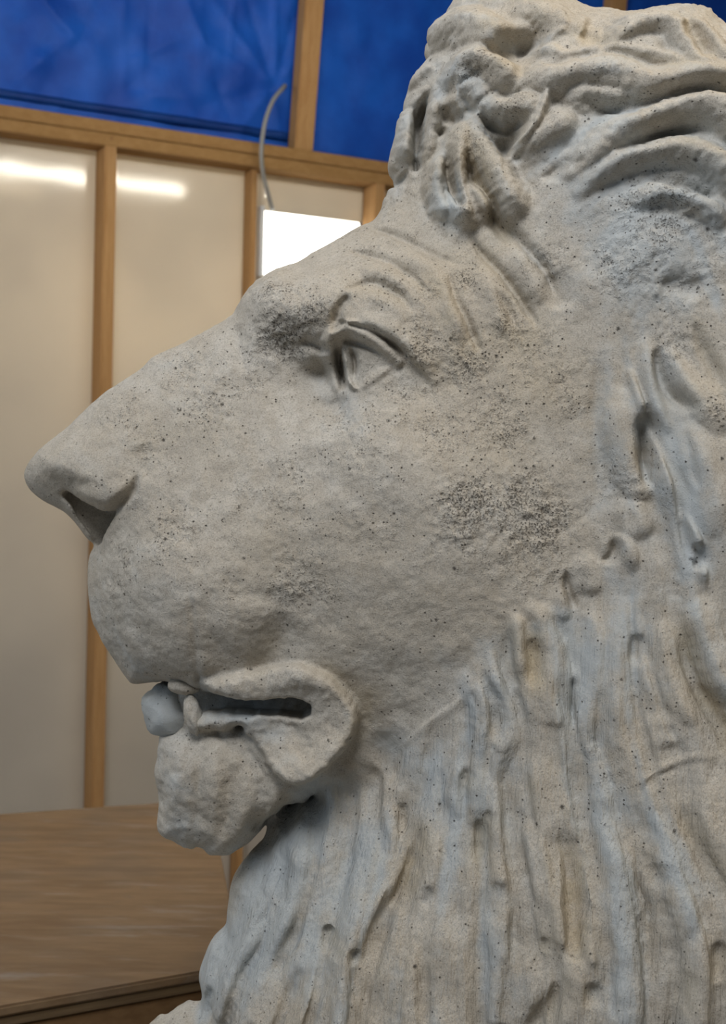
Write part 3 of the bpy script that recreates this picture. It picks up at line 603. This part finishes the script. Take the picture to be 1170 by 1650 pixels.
# normals of the whole, kept when it is divided into parts
fn = np.cross(V[Qall[:, 2]] - V[Qall[:, 0]], V[Qall[:, 3]] - V[Qall[:, 1]])
vn = np.stack([np.bincount(Qall.ravel(), np.repeat(fn[:, c], 4), len(V)) for c in range(3)], 1); vn /= np.linalg.norm(vn, axis=1, keepdims=True) + 1e-12
LION = empty('lion_sculpture', (.2, D, 0))
tag(LION, 'huge weathered grey concrete lion head and chest in profile facing left, mouth open', 'sculpture')
bpy.context.view_layer.update()
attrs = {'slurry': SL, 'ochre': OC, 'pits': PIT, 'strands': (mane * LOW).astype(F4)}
# fine relief, laid along the normals afterwards so that it is not aliased by the volume
fi = np.clip((V[:, 0] - X0) / VOX, 0, NX - 1.001); fk = np.clip((V[:, 2] - Z0) / VOX, 0, NZ - 1.001); i_ = fi.astype(int); k_ = fk.astype(int); a_ = fi - i_; b_ = fk - k_
fd = FINE[i_, k_] * (1 - a_) * (1 - b_) + FINE[i_ + 1, k_] * a_ * (1 - b_) + FINE[i_, k_ + 1] * (1 - a_) * b_ + FINE[i_ + 1, k_ + 1] * a_ * b_
V = V + vn * (fd * np.clip(np.abs(V[:, 1] - D) / .03, 0, 1))[:, None]
fn = np.cross(V[Qall[:, 2]] - V[Qall[:, 0]], V[Qall[:, 3]] - V[Qall[:, 1]])
vn = np.stack([np.bincount(Qall.ravel(), np.repeat(fn[:, c], 4), len(V)) for c in range(3)], 1); vn /= np.linalg.norm(vn, axis=1, keepdims=True) + 1e-12
def lion_part(name, faces, parent=LION):
    used = np.unique(faces); remap = np.full(len(V), -1, np.int64); remap[used] = np.arange(len(used))
    me = np_mesh(name, V[used] - np.array([.2, D, 0]), remap[faces], STONE)
    for k, g in attrs.items():
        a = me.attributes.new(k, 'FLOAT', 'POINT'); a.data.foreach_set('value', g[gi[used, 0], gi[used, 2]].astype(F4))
    me.normals_split_custom_set_from_vertices(vn[used])
    return link(name, me, parent)
EYE_OUT = "528 575|531 545|545 528|562 521|590 530|625 552|655 580|640 592|600 618|575 632|545 628|532 605"
A_eye = sdf_poly(poly(EYE_OUT, .135))
LOWERJAW = (A_chin < .004) & (GX < -.252) & (GZ < px_to_plane([400], [1150], .1)[1][0])
fc = gi[Qall[:, 0]]; am = A_mane[fc[:, 0], fc[:, 2]]; ae = A_eye[fc[:, 0], fc[:, 2]]; lj = LOWERJAW[fc[:, 0], fc[:, 2]]
yy = np.abs(V[Qall[:, 0], 1] - D); near = V[Qall[:, 0], 1] < D
eye = (ae < 0) & (yy > .06); mn = (am < 0) & ~eye; jaw = lj & ~mn & ~eye & (yy < .118)
lion_part('face', Qall[~eye & ~mn & ~jaw]); lion_part('mane', Qall[mn]); lion_part('bearded_chin', Qall[jaw])
lion_part('eye', Qall[eye & near]); lion_part('eye', Qall[eye & ~near])
del V, Vn, P, Q, Q2, fn, vn

def stone_lump(name, c, r, rot=0.0, seed=1, amp=.06, blue=.8, parent=LION):
    bm = bmesh.new(); bmesh.ops.create_icosphere(bm, subdivisions=4, radius=1)
    from mathutils import noise as mn_
    for v in bm.verts:
        d = 1 + amp * mn_.noise(v.co * 2.1 + Vector((seed, 0, 0))) + amp * .4 * mn_.noise(v.co * 6 + Vector((0, seed, 0)))
        v.co = v.co * d
        v.co = Vector((v.co.x * r[0], v.co.y * r[1], v.co.z * r[2]))
        v.co = Matrix.Rotation(rot, 3, 'Y') @ v.co + Vector(c) - Vector((.2, D, 0))
    for f in bm.faces: f.smooth = True
    me = bpy.data.meshes.new(name); bm.to_mesh(me); bm.free(); me.materials.append(STONE)
    a = me.attributes.new('slurry', 'FLOAT', 'POINT'); a.data.foreach_set('value', np.full(len(me.vertices), blue, F4))
    return link(name, me, parent)
stone_lump('tongue', at(279, 1144, D - .01), (.039, .045, .035), .5, 3, .13, 1.0)
for sg in (-1, 1):
    c = at(311, 1152, D - .075); c[1] = D + sg * .075
    stone_lump('lower_fang', c, (.0105, .013, .024), -.2, 5, .14, .3)
    c = at(296, 1106, D - .07); c[1] = D + sg * .07
    stone_lump('upper_fang', c, (.019, .016, .010), .1, 7, .06, .2)
bevel_box('base', ((0, 0, 0), (1, 0, 0), (0, 1, 0), (0, 0, 1)), -.12, .69, D - .36, D + .36, .0, .68, STONE, LION, .015)

# ------------------------------------------------------------------ the room
TH = math.radians(28.8); EX = np.array([math.cos(TH), math.sin(TH), 0]); EN = np.array([math.sin(TH), -math.cos(TH), 0]); EZ = np.array([0, 0, 1.0])
W0 = at(174, 790, 4.7); W0[2] = 0                       # foot of the left stud, on the plane of the stud fronts
def wall_at(u, v, off=0.0):
    """pixel -> (s along the wall, height) on the plane `off` metres in front of the stud fronts"""
    d = ray(u, v); t = ((W0 + EN * off - CAM) @ EN) / (d @ EN); p = CAM + d * t - W0
    return p @ EX, p[2]
frame = (tuple(W0), tuple(EX), tuple(EN), tuple(EZ))
SD = .10                                                 # stud depth: fronts at n = 0, sheet at n = -SD

def sheet_material():
    s = N('translucent_polythene'); p = s.pos()
    big = s.noise(p, 1.6, 3, .5); fine = s.noise(p, 9, 4, .6)
    col = s.mix(s.ramp(big, .3, .7), (.63, .585, .52), (.74, .69, .61))
    s.l(col, s.b.inputs['Base Color']); s.b.inputs['Roughness'].default_value = .09
    s.b.inputs['Specular IOR Level'].default_value = .5
    bp = s.n('ShaderNodeBump'); bp.inputs['Strength'].default_value = .02; bp.inputs['Distance'].default_value = .004
    s.l(fine, bp.inputs['Height']); s.l(bp.outputs[0], s.b.inputs['Normal'])
    tr = s.n('ShaderNodeBsdfTranslucent'); s.l(col, tr.inputs[0])
    mx = s.n('ShaderNodeMixShader'); mx.inputs[0].default_value = .35
    s.l(s.b.outputs[0], mx.inputs[1]); s.l(tr.outputs[0], mx.inputs[2]); s.l(mx.outputs[0], s.out.inputs[0])
    return s.m
def tarp_material(name='blue_tarpaulin', k=1.0):
    s = N(name); p = s.pos(); n1 = s.noise(p, 5, 4, .55); n2 = s.noise(p, 60, 2, .5)
    col = s.mix(s.ramp(n1, .3, .7), (.004 * k, .055 * k, .36 * k), (.008 * k, .10 * k, .52 * k))
    s.l(col, s.b.inputs['Base Color']); s.b.inputs['Roughness'].default_value = .55; s.b.inputs['Specular IOR Level'].default_value = .22
    bp = s.n('ShaderNodeBump'); bp.inputs['Strength'].default_value = .25; bp.inputs['Distance'].default_value = .004
    s.l(n2, bp.inputs['Height']); s.l(bp.outputs[0], s.b.inputs['Normal'])
    return s.m
SHEET, TARP = sheet_material(), tarp_material(); HEM = tarp_material('doubled_blue_tarpaulin', .45)

# heights read off the photograph
s_l, z_top1 = wall_at(0, 167); _, z_mid = wall_at(0, 184); _, z_bot = wall_at(0, 207)
zt = wall_at(310, 214)[1]
print('plate', z_top1, z_mid, z_bot, zt)
PL = .040
wall = empty('wall_back', tuple(W0)); tag(wall, kind='structure')
bpy.context.view_layer.update()
z_plate = zt                                            # top of the doubled head plate
sx0, sx1 = -4.0, 6.0
bevel_box('head_plate', frame, sx0, sx1, -SD, 0.0, z_plate - PL, z_plate, PINE_H, wall)
bevel_box('head_plate', frame, sx0, sx1, -SD, -.004, z_plate - 2 * PL - .002, z_plate - PL - .002, PINE_H, wall)
bevel_box('bottom_plate', frame, sx0, sx1, -SD, 0, 0, .04, PINE_H, wall)
zs = z_plate - 2 * PL - .002
for u_, v_, w_, n_ in ((167, 400, .040, -.002), (410, 400, .022, -.035), (606, 310, .04, -.002)):
    s0 = wall_at(u_, v_)[0]
    bevel_box('stud', frame, s0, s0 + w_, -SD, n_, .04, zs, PINE, wall)
for s0 in (-.62, -1.2, -1.8, -2.4, -3.0, -3.6, 1.6, 2.2, 2.8, 3.4, 4.0, 4.6, 5.2, 5.8): bevel_box('stud', frame, s0, s0 + .04, -SD, -.002, .04, zs, PINE, wall)
# sheeting behind the studs, one length per bay and a window bay
def grid_sheet(name, s0, s1, z0, z1, off, amp, mat, parent, step=.03, seed=0, tilt=0.0, thick=.0006, shape=None):
    na = max(2, int((s1 - s0) / step)); nb = max(2, int((z1 - z0) / step)); r = np.random.default_rng(seed)
    A, B = np.meshgrid(np.linspace(s0, s1, na), np.linspace(z0, z1, nb), indexing='ij')
    k = np.hypot(np.fft.fftfreq(na, step)[:, None], np.fft.rfftfreq(nb, step)[None])
    nz = np.fft.irfft2(np.fft.rfft2(r.standard_normal((na, nb))) * np.exp(-(k * .12) ** 2), (na, nb)); nz /= nz.std()
    n_ = off + amp * nz + (B - z0) * tilt
    if shape is not None: n_ = n_ + shape(A, B)
    P_ = W0 + A[..., None] * EX + B[..., None] * EZ + n_[..., None] * EN
    i_ = np.arange(na * nb).reshape(na, nb)
    f_ = np.stack([i_[:-1, :-1], i_[1:, :-1], i_[1:, 1:], i_[:-1, 1:]], -1).reshape(-1, 4)
    me = np_mesh(name, P_.reshape(-1, 3), f_, mat); o = link(name, me, None)
    if parent is not None: o.parent = parent; o.matrix_parent_inverse = parent.matrix_world.inverted()
    m = o.modifiers.new('thickness', 'SOLIDIFY'); m.thickness = thick; m.offset = 0
    return o
bx = [-4.0, -.6, .02] + [wall_at(411, 400)[0] + .02, wall_at(606, 310)[0] + .02, 6.0]
wu0, wz1 = wall_at(421, 338, -SD); wu1 = wall_at(606, 310)[0] - .005; _, wz0 = wall_at(421, 442, -SD)
for i in range(5):
    if i == 3:
        grid_sheet('plastic_sheet', bx[3], wu0 - .0, .02, zs + .02, -SD - .004, .00012, SHEET, wall, seed=i)
        grid_sheet('plastic_sheet', wu0, bx[4], wz1, zs + .02, -SD - .004, .00012, SHEET, wall, seed=i + 9)
        grid_sheet('plastic_sheet', wu0, bx[4], .02, wz0, -SD - .004, .00012, SHEET, wall, seed=i + 19)
    else: grid_sheet('plastic_sheet', bx[i], bx[i + 1], .02, zs + .02, -SD - .004, .00012, SHEET, wall, seed=i)
# lit window
gl = N('bright_window_pane'); gl.b.inputs['Base Color'].default_value = (.9, .9, .88, 1)
gl.b.inputs['Emission Color'].default_value = (1, .985, .90, 1); gl.b.inputs['Emission Strength'].default_value = 3.0
wf = N('white_window_edge'); wf.b.inputs['Base Color'].default_value = (.75, .77, .8, 1)
win = bevel_box('window_1', frame, wu0, wu1, -SD - .02, -SD - .008, wz0, wz1, gl.m, None); tag(win, kind='structure')
for a in ((wu0 - .015, wu0, wz0 - .01, wz1 + .01),):
    bevel_box('window_frame', frame, a[0], a[1], -SD - .02, -SD + .03, a[2], a[3], wf.m, win, .002)

# upper framing leans a little into the room, tarpaulin hung behind it
LEAN = math.tan(math.radians(7.0))
ez2 = EZ + EN * LEAN; ez2 = ez2 / np.linalg.norm(ez2); en2 = EN - EZ * LEAN; en2 /= np.linalg.norm(en2)
o2 = W0 + EZ * z_plate - EN * .004
frame2 = (tuple(o2), tuple(EX), tuple(en2), tuple(ez2))
for u_, v_ in ((476, 235), (996, 8)):
    if v_ > 100: s0 = wall_at(u_, v_)[0]
    else: s0 = wall_at(991, 10, .1)[0]
    bevel_box('rafter', frame2, s0, s0 + .072, -.06, 0, 0, 1.6, PINE, wall)
s_r = wall_at(476, 235)[0]
def crease(A, B, p, q, wd, amp, one=0.0):
    """a straight crease from p to q (s, height above the plate)"""
    p = np.array(p); q = np.array(q); e_ = q - p; L2 = (e_ * e_).sum(); X_ = A - p[0]; Y_ = B - z_plate - p[1]
    t_ = np.clip((X_ * e_[0] + Y_ * e_[1]) / L2, 0, 1); d_ = np.hypot(X_ - t_ * e_[0], Y_ - t_ * e_[1])
    sd = np.sign(e_[0] * Y_ - e_[1] * X_)
    return amp * np.exp(-d_ / wd) * np.sin(np.pi * (.15 + .7 * t_)) * (1 - one * (sd > 0))
def folds(A, B):
    """creases gathered where the cable pierces the sheet beside the rafter, slack folds elsewhere"""
    q = np.zeros_like(A); cx, cz = s_r - .06, .21
    for a_, L_, am in ((95, .5, .016), (115, .45, -.012), (78, .5, -.014), (135, .35, .012), (160, .3, .010), (200, .28, -.010), (235, .22, .012), (262, .2, -.010), (285, .18, .012), (60, .3, .010)):
        r_ = math.radians(a_); q += crease(A, B, (cx, cz), (cx + L_ * math.cos(r_), cz + L_ * math.sin(r_)), .016, am, .6)
    q += -.02 * np.exp(-((A - cx) ** 2 + (B - z_plate - cz) ** 2) / .03 ** 2)
    for p, e_, w_, am in (((-.45, .55), (-.12, .26), .05, .030), ((-.12, .26), (.05, .60), .05, -.020), ((-.12, .27), (-.30, .10), .04, .018), ((.02, .60), (.06, .08), .02, .008), ((.13, .6), (.14, .05), .02, -.008), ((.06, .22), (.22, .32), .03, .012),
            ((.22, .5), (.36, .26), .03, .014), ((.36, .27), (.44, .10), .03, -.014), ((.30, .62), (.32, .2), .018, .008), ((.42, .6), (.43, .1), .016, .007), ((-.2, .5), (.0, .42), .04, .014), ((.1, .12), (.3, .14), .03, .010), ((.16, .45), (.30, .56), .05, .02), ((-.6, .3), (-.35, .16), .05, .02)):
        q += crease(A, B, p, e_, w_, am, .4)
    return q * (A < s_r + .02)
tarp = grid_sheet('tarpaulin', -2.2, s_r + .03, z_plate + .003, z_plate + 1.6, -.085, .0035, TARP, None, .012, 5, LEAN, .0008, folds)
tag(tarp, 'creased blue plastic tarpaulin hung above the timber plate, left of the rafter', 'tarpaulin', 'blue tarpaulins')
hem = grid_sheet('hem', -2.2, s_r + .01, z_plate + .040, z_plate + .068, -.072, .0015, HEM, tarp, .012, 5, LEAN, .003, lambda A, B: folds(A, B) + .004 * np.sin(A * 3))
tarp2 = grid_sheet('tarpaulin', s_r + .05, 6.0, z_plate + .003, z_plate + 1.6, -.085, .0025, TARP, None, .03, 6, LEAN, .0008)
tag(tarp2, 'smoother blue plastic tarpaulin right of the rafter, behind the lion mane', 'tarpaulin', 'blue tarpaulins')

# cable
cable_m = N('grey_cable'); cable_m.b.inputs['Base Color'].default_value = (.27, .27, .26, 1); cable_m.b.inputs['Roughness'].default_value = .5
def tube(name, path, rad, mat, seg=12):
    path = np.asarray(path); n_ = len(path); T = np.gradient(path, axis=0); T /= np.linalg.norm(T, axis=1, keepdims=True)
    a0 = np.array([.3, -.9, .2]); vs_ = []
    for p_, t_ in zip(path, T):
        n1 = np.cross(t_, a0); n1 /= np.linalg.norm(n1); n2 = np.cross(t_, n1)
        for k in range(seg): an = 2 * math.pi * k / seg; vs_.append(p_ + rad * (math.cos(an) * n1 + math.sin(an) * n2))
    f_ = [(i * seg + k, i * seg + (k + 1) % seg, (i + 1) * seg + (k + 1) % seg, (i + 1) * seg + k) for i in range(n_ - 1) for k in range(seg)]
    return np_mesh(name, vs_, f_, mat)
cpts = [(459, 138, -.05), (453, 145, .0), (440, 162, .03), (429, 190, .05), (423, 220, .055), (421, 250, .05), (424, 280, .035), (430, 305, .01), (437, 330, -.02), (439, 338, -.05)]
cw = []
for u_, v_, of in cpts:
    s0, z0 = wall_at(u_, v_, of); cw.append(W0 + EX * s0 + EZ * z0 + EN * of)
cu = tube('hanging_cable', catmull(np.array(cw), False, 6), .0075, cable_m.m)
cable = link('hanging_cable', cu); tag(cable, 'thin grey cable curving from the blue tarpaulin down to the bright window', 'cable')

# bench of plywood on timber
zb = CAM[2] - .81
def on_z(u, v, z):
    d = ray(u, v); return CAM + d * ((z - CAM[2]) / d[2])
fl, fr_ = on_z(-260, 1330, zb), on_z(338, 1287, zb); nr, nl = on_z(392, 1553, zb), on_z(-160, 1650, zb)
print('bench', fl, fr_, nr, nl)
ply = wood_material('worn_plywood', (.19, .12, .064), (.255, .17, .095), (.8, 3, 3), rot=(0, 0, -.35), dark=(.2, .14, .09), rough=.75, scuff=.55)
ply_e = wood_material('plywood_edge', (.13, .085, .045), (.19, .13, .07), (1, 1, 30))
pine_d = wood_material('old_pine_board', (.16, .09, .04), (.22, .13, .06), (.5, 5, 5), rot=(0, 0, -.15))
bench = empty('workbench', tuple((fl + fr_ + nr + nl) / 4 * np.array([1, 1, 0])))
tag(bench, 'wide low workbench with a scuffed plywood top and timber edge, behind the lion chin', 'workbench')
bpy.context.view_layer.update()
def prism(name, corners, z0, z1, mat, parent, bev=.003):
    bm = bmesh.new(); lo = [bm.verts.new((c[0], c[1], z0)) for c in corners]; hi = [bm.verts.new((c[0], c[1], z1)) for c in corners]
    n_ = len(corners); bm.faces.new(lo[::-1]); bm.faces.new(hi)
    for i in range(n_): bm.faces.new((lo[i], lo[(i + 1) % n_], hi[(i + 1) % n_], hi[i]))
    bmesh.ops.recalc_face_normals(bm, faces=bm.faces); bmesh.ops.bevel(bm, geom=bm.edges[:], offset=bev, segments=2, affect='EDGES')
    me = bpy.data.meshes.new(name); bm.to_mesh(me); bm.free(); me.materials.append(mat); o = link(name, me)
    o.parent = parent; o.matrix_parent_inverse = parent.matrix_world.inverted(); return o
prism('plywood_top', [nl, nr, fr_, fl], zb - .018, zb, ply, bench, .004)
e = (nr - nl) / np.linalg.norm(nr - nl); m_ = np.array([e[1], -e[0], 0])
prism('edge_strip', [nl + m_ * -.006, nr - e * .004 + m_ * -.006, nr - e * .004 - m_ * .05, nl - m_ * .05], zb - .036, zb - .0185, ply_e, bench, .002)
prism('front_board', [nl - m_ * .012, nr - e * .008 - m_ * .012, nr - e * .008 - m_ * .05, nl - m_ * .05], zb - .20, zb - .0365, pine_d, bench, .003)
for c_, du, dv in ((nl, 1, 1), (nr, -1, 1), (fr_, -1, -1), (fl, 1, -1)):
    a_ = c_ + e * du * .06 - m_ * dv * .10; b_ = a_ + e * du * .07; c2 = b_ - m_ * dv * .05; d2 = a_ - m_ * dv * .05
    prism('leg', [a_, b_, c2, d2], 0, zb - .0185, pine_d, bench)
nail = N('nail_head'); nail.b.inputs['Base Color'].default_value = (.05, .04, .03, 1)
for u_, v_ in ((107, 1617), (200, 1598), (226, 1598)):
    d = ray(u_, v_); base = nl - m_ * .012; t = ((base - CAM) @ m_) / (d @ m_); q = CAM + d * t
    bm = bmesh.new(); bmesh.ops.create_cone(bm, segments=10, radius1=.0035, radius2=.003, depth=.003, cap_ends=True)
    bmesh.ops.transform(bm, matrix=Matrix.Translation(Vector(q)) @ Vector(m_).to_track_quat('Z', 'Y').to_matrix().to_4x4(), verts=bm.verts)
    me = bpy.data.meshes.new('nail'); bm.to_mesh(me); bm.free(); me.materials.append(nail.m); o = link('nail', me)
    o.parent = bench; o.matrix_parent_inverse = bench.matrix_world.inverted()

# floor
fm = N('dusty_concrete_floor'); p_ = fm.pos(); fm.l(fm.mix(fm.ramp(fm.noise(p_, 3, 5, .6), .3, .7), (.33, .31, .28), (.42, .40, .37)), fm.b.inputs['Base Color'])
flo = np_mesh('floor', [(-6, -4, 0), (6, -4, 0), (6, 9, 0), (-6, 9, 0)], [[0, 1, 2, 3]], fm.m, False); floor = tag(link('floor', flo), kind='structure')

# fluorescent tube whose reflection streaks the sheet
tm = N('lit_fluorescent_tube'); tm.b.inputs['Emission Color'].default_value = (1, .93, .78, 1); tm.b.inputs['Emission Strength'].default_value = 75
def mirrored(u, v, k):
    d = ray(u, v); nplane = W0 - EN * SD; t = ((nplane - CAM) @ EN) / (d @ EN); hit = CAM + d * t
    dl = d - 2 * (d @ EN) * EN; return hit + dl * (k / (dl @ EN))
pa, pb = mirrored(-190, 250, 1.7), mirrored(296, 305, 1.7); pb[2] = pa[2] = (pa[2] + pb[2]) / 2
print('tube', pa, pb)
lampo = empty('fluorescent_lamp', tuple((pa + pb) / 2)); tag(lampo, 'lit fluorescent tube lamp overhead, reflected as a streak in the plastic sheet', 'lamp')
bpy.context.view_layer.update()
ax_ = (pb - pa); L_ = np.linalg.norm(ax_)
bm = bmesh.new(); bmesh.ops.create_cone(bm, segments=16, radius1=.019, radius2=.019, depth=L_, cap_ends=True)
bmesh.ops.transform(bm, matrix=Matrix.Translation(Vector((pa + pb) / 2)) @ Vector(ax_).to_track_quat('Z', 'Y').to_matrix().to_4x4(), verts=bm.verts)
me = bpy.data.meshes.new('tube'); bm.to_mesh(me); bm.free(); me.materials.append(tm.m); o = link('tube', me); o.parent = lampo; o.matrix_parent_inverse = lampo.matrix_world.inverted()
ax_ /= L_; sidev = np.cross(ax_, EZ)
bevel_box('lamp_body', (tuple((pa + pb) / 2), tuple(ax_), tuple(sidev), (0, 0, 1)), -L_ / 2 - .03, L_ / 2 + .03, -.045, .045, .03, .10, wf.m, lampo)

# unseen warm light added behind the translucent sheet to make it glow
gp = W0 + EX * .25 - EN * 1.0 + EZ * 2.25
area('sheet_glow_fill', tuple(gp), tuple(gp + EN), .9, .5, 26, (1.0, .80, .50))
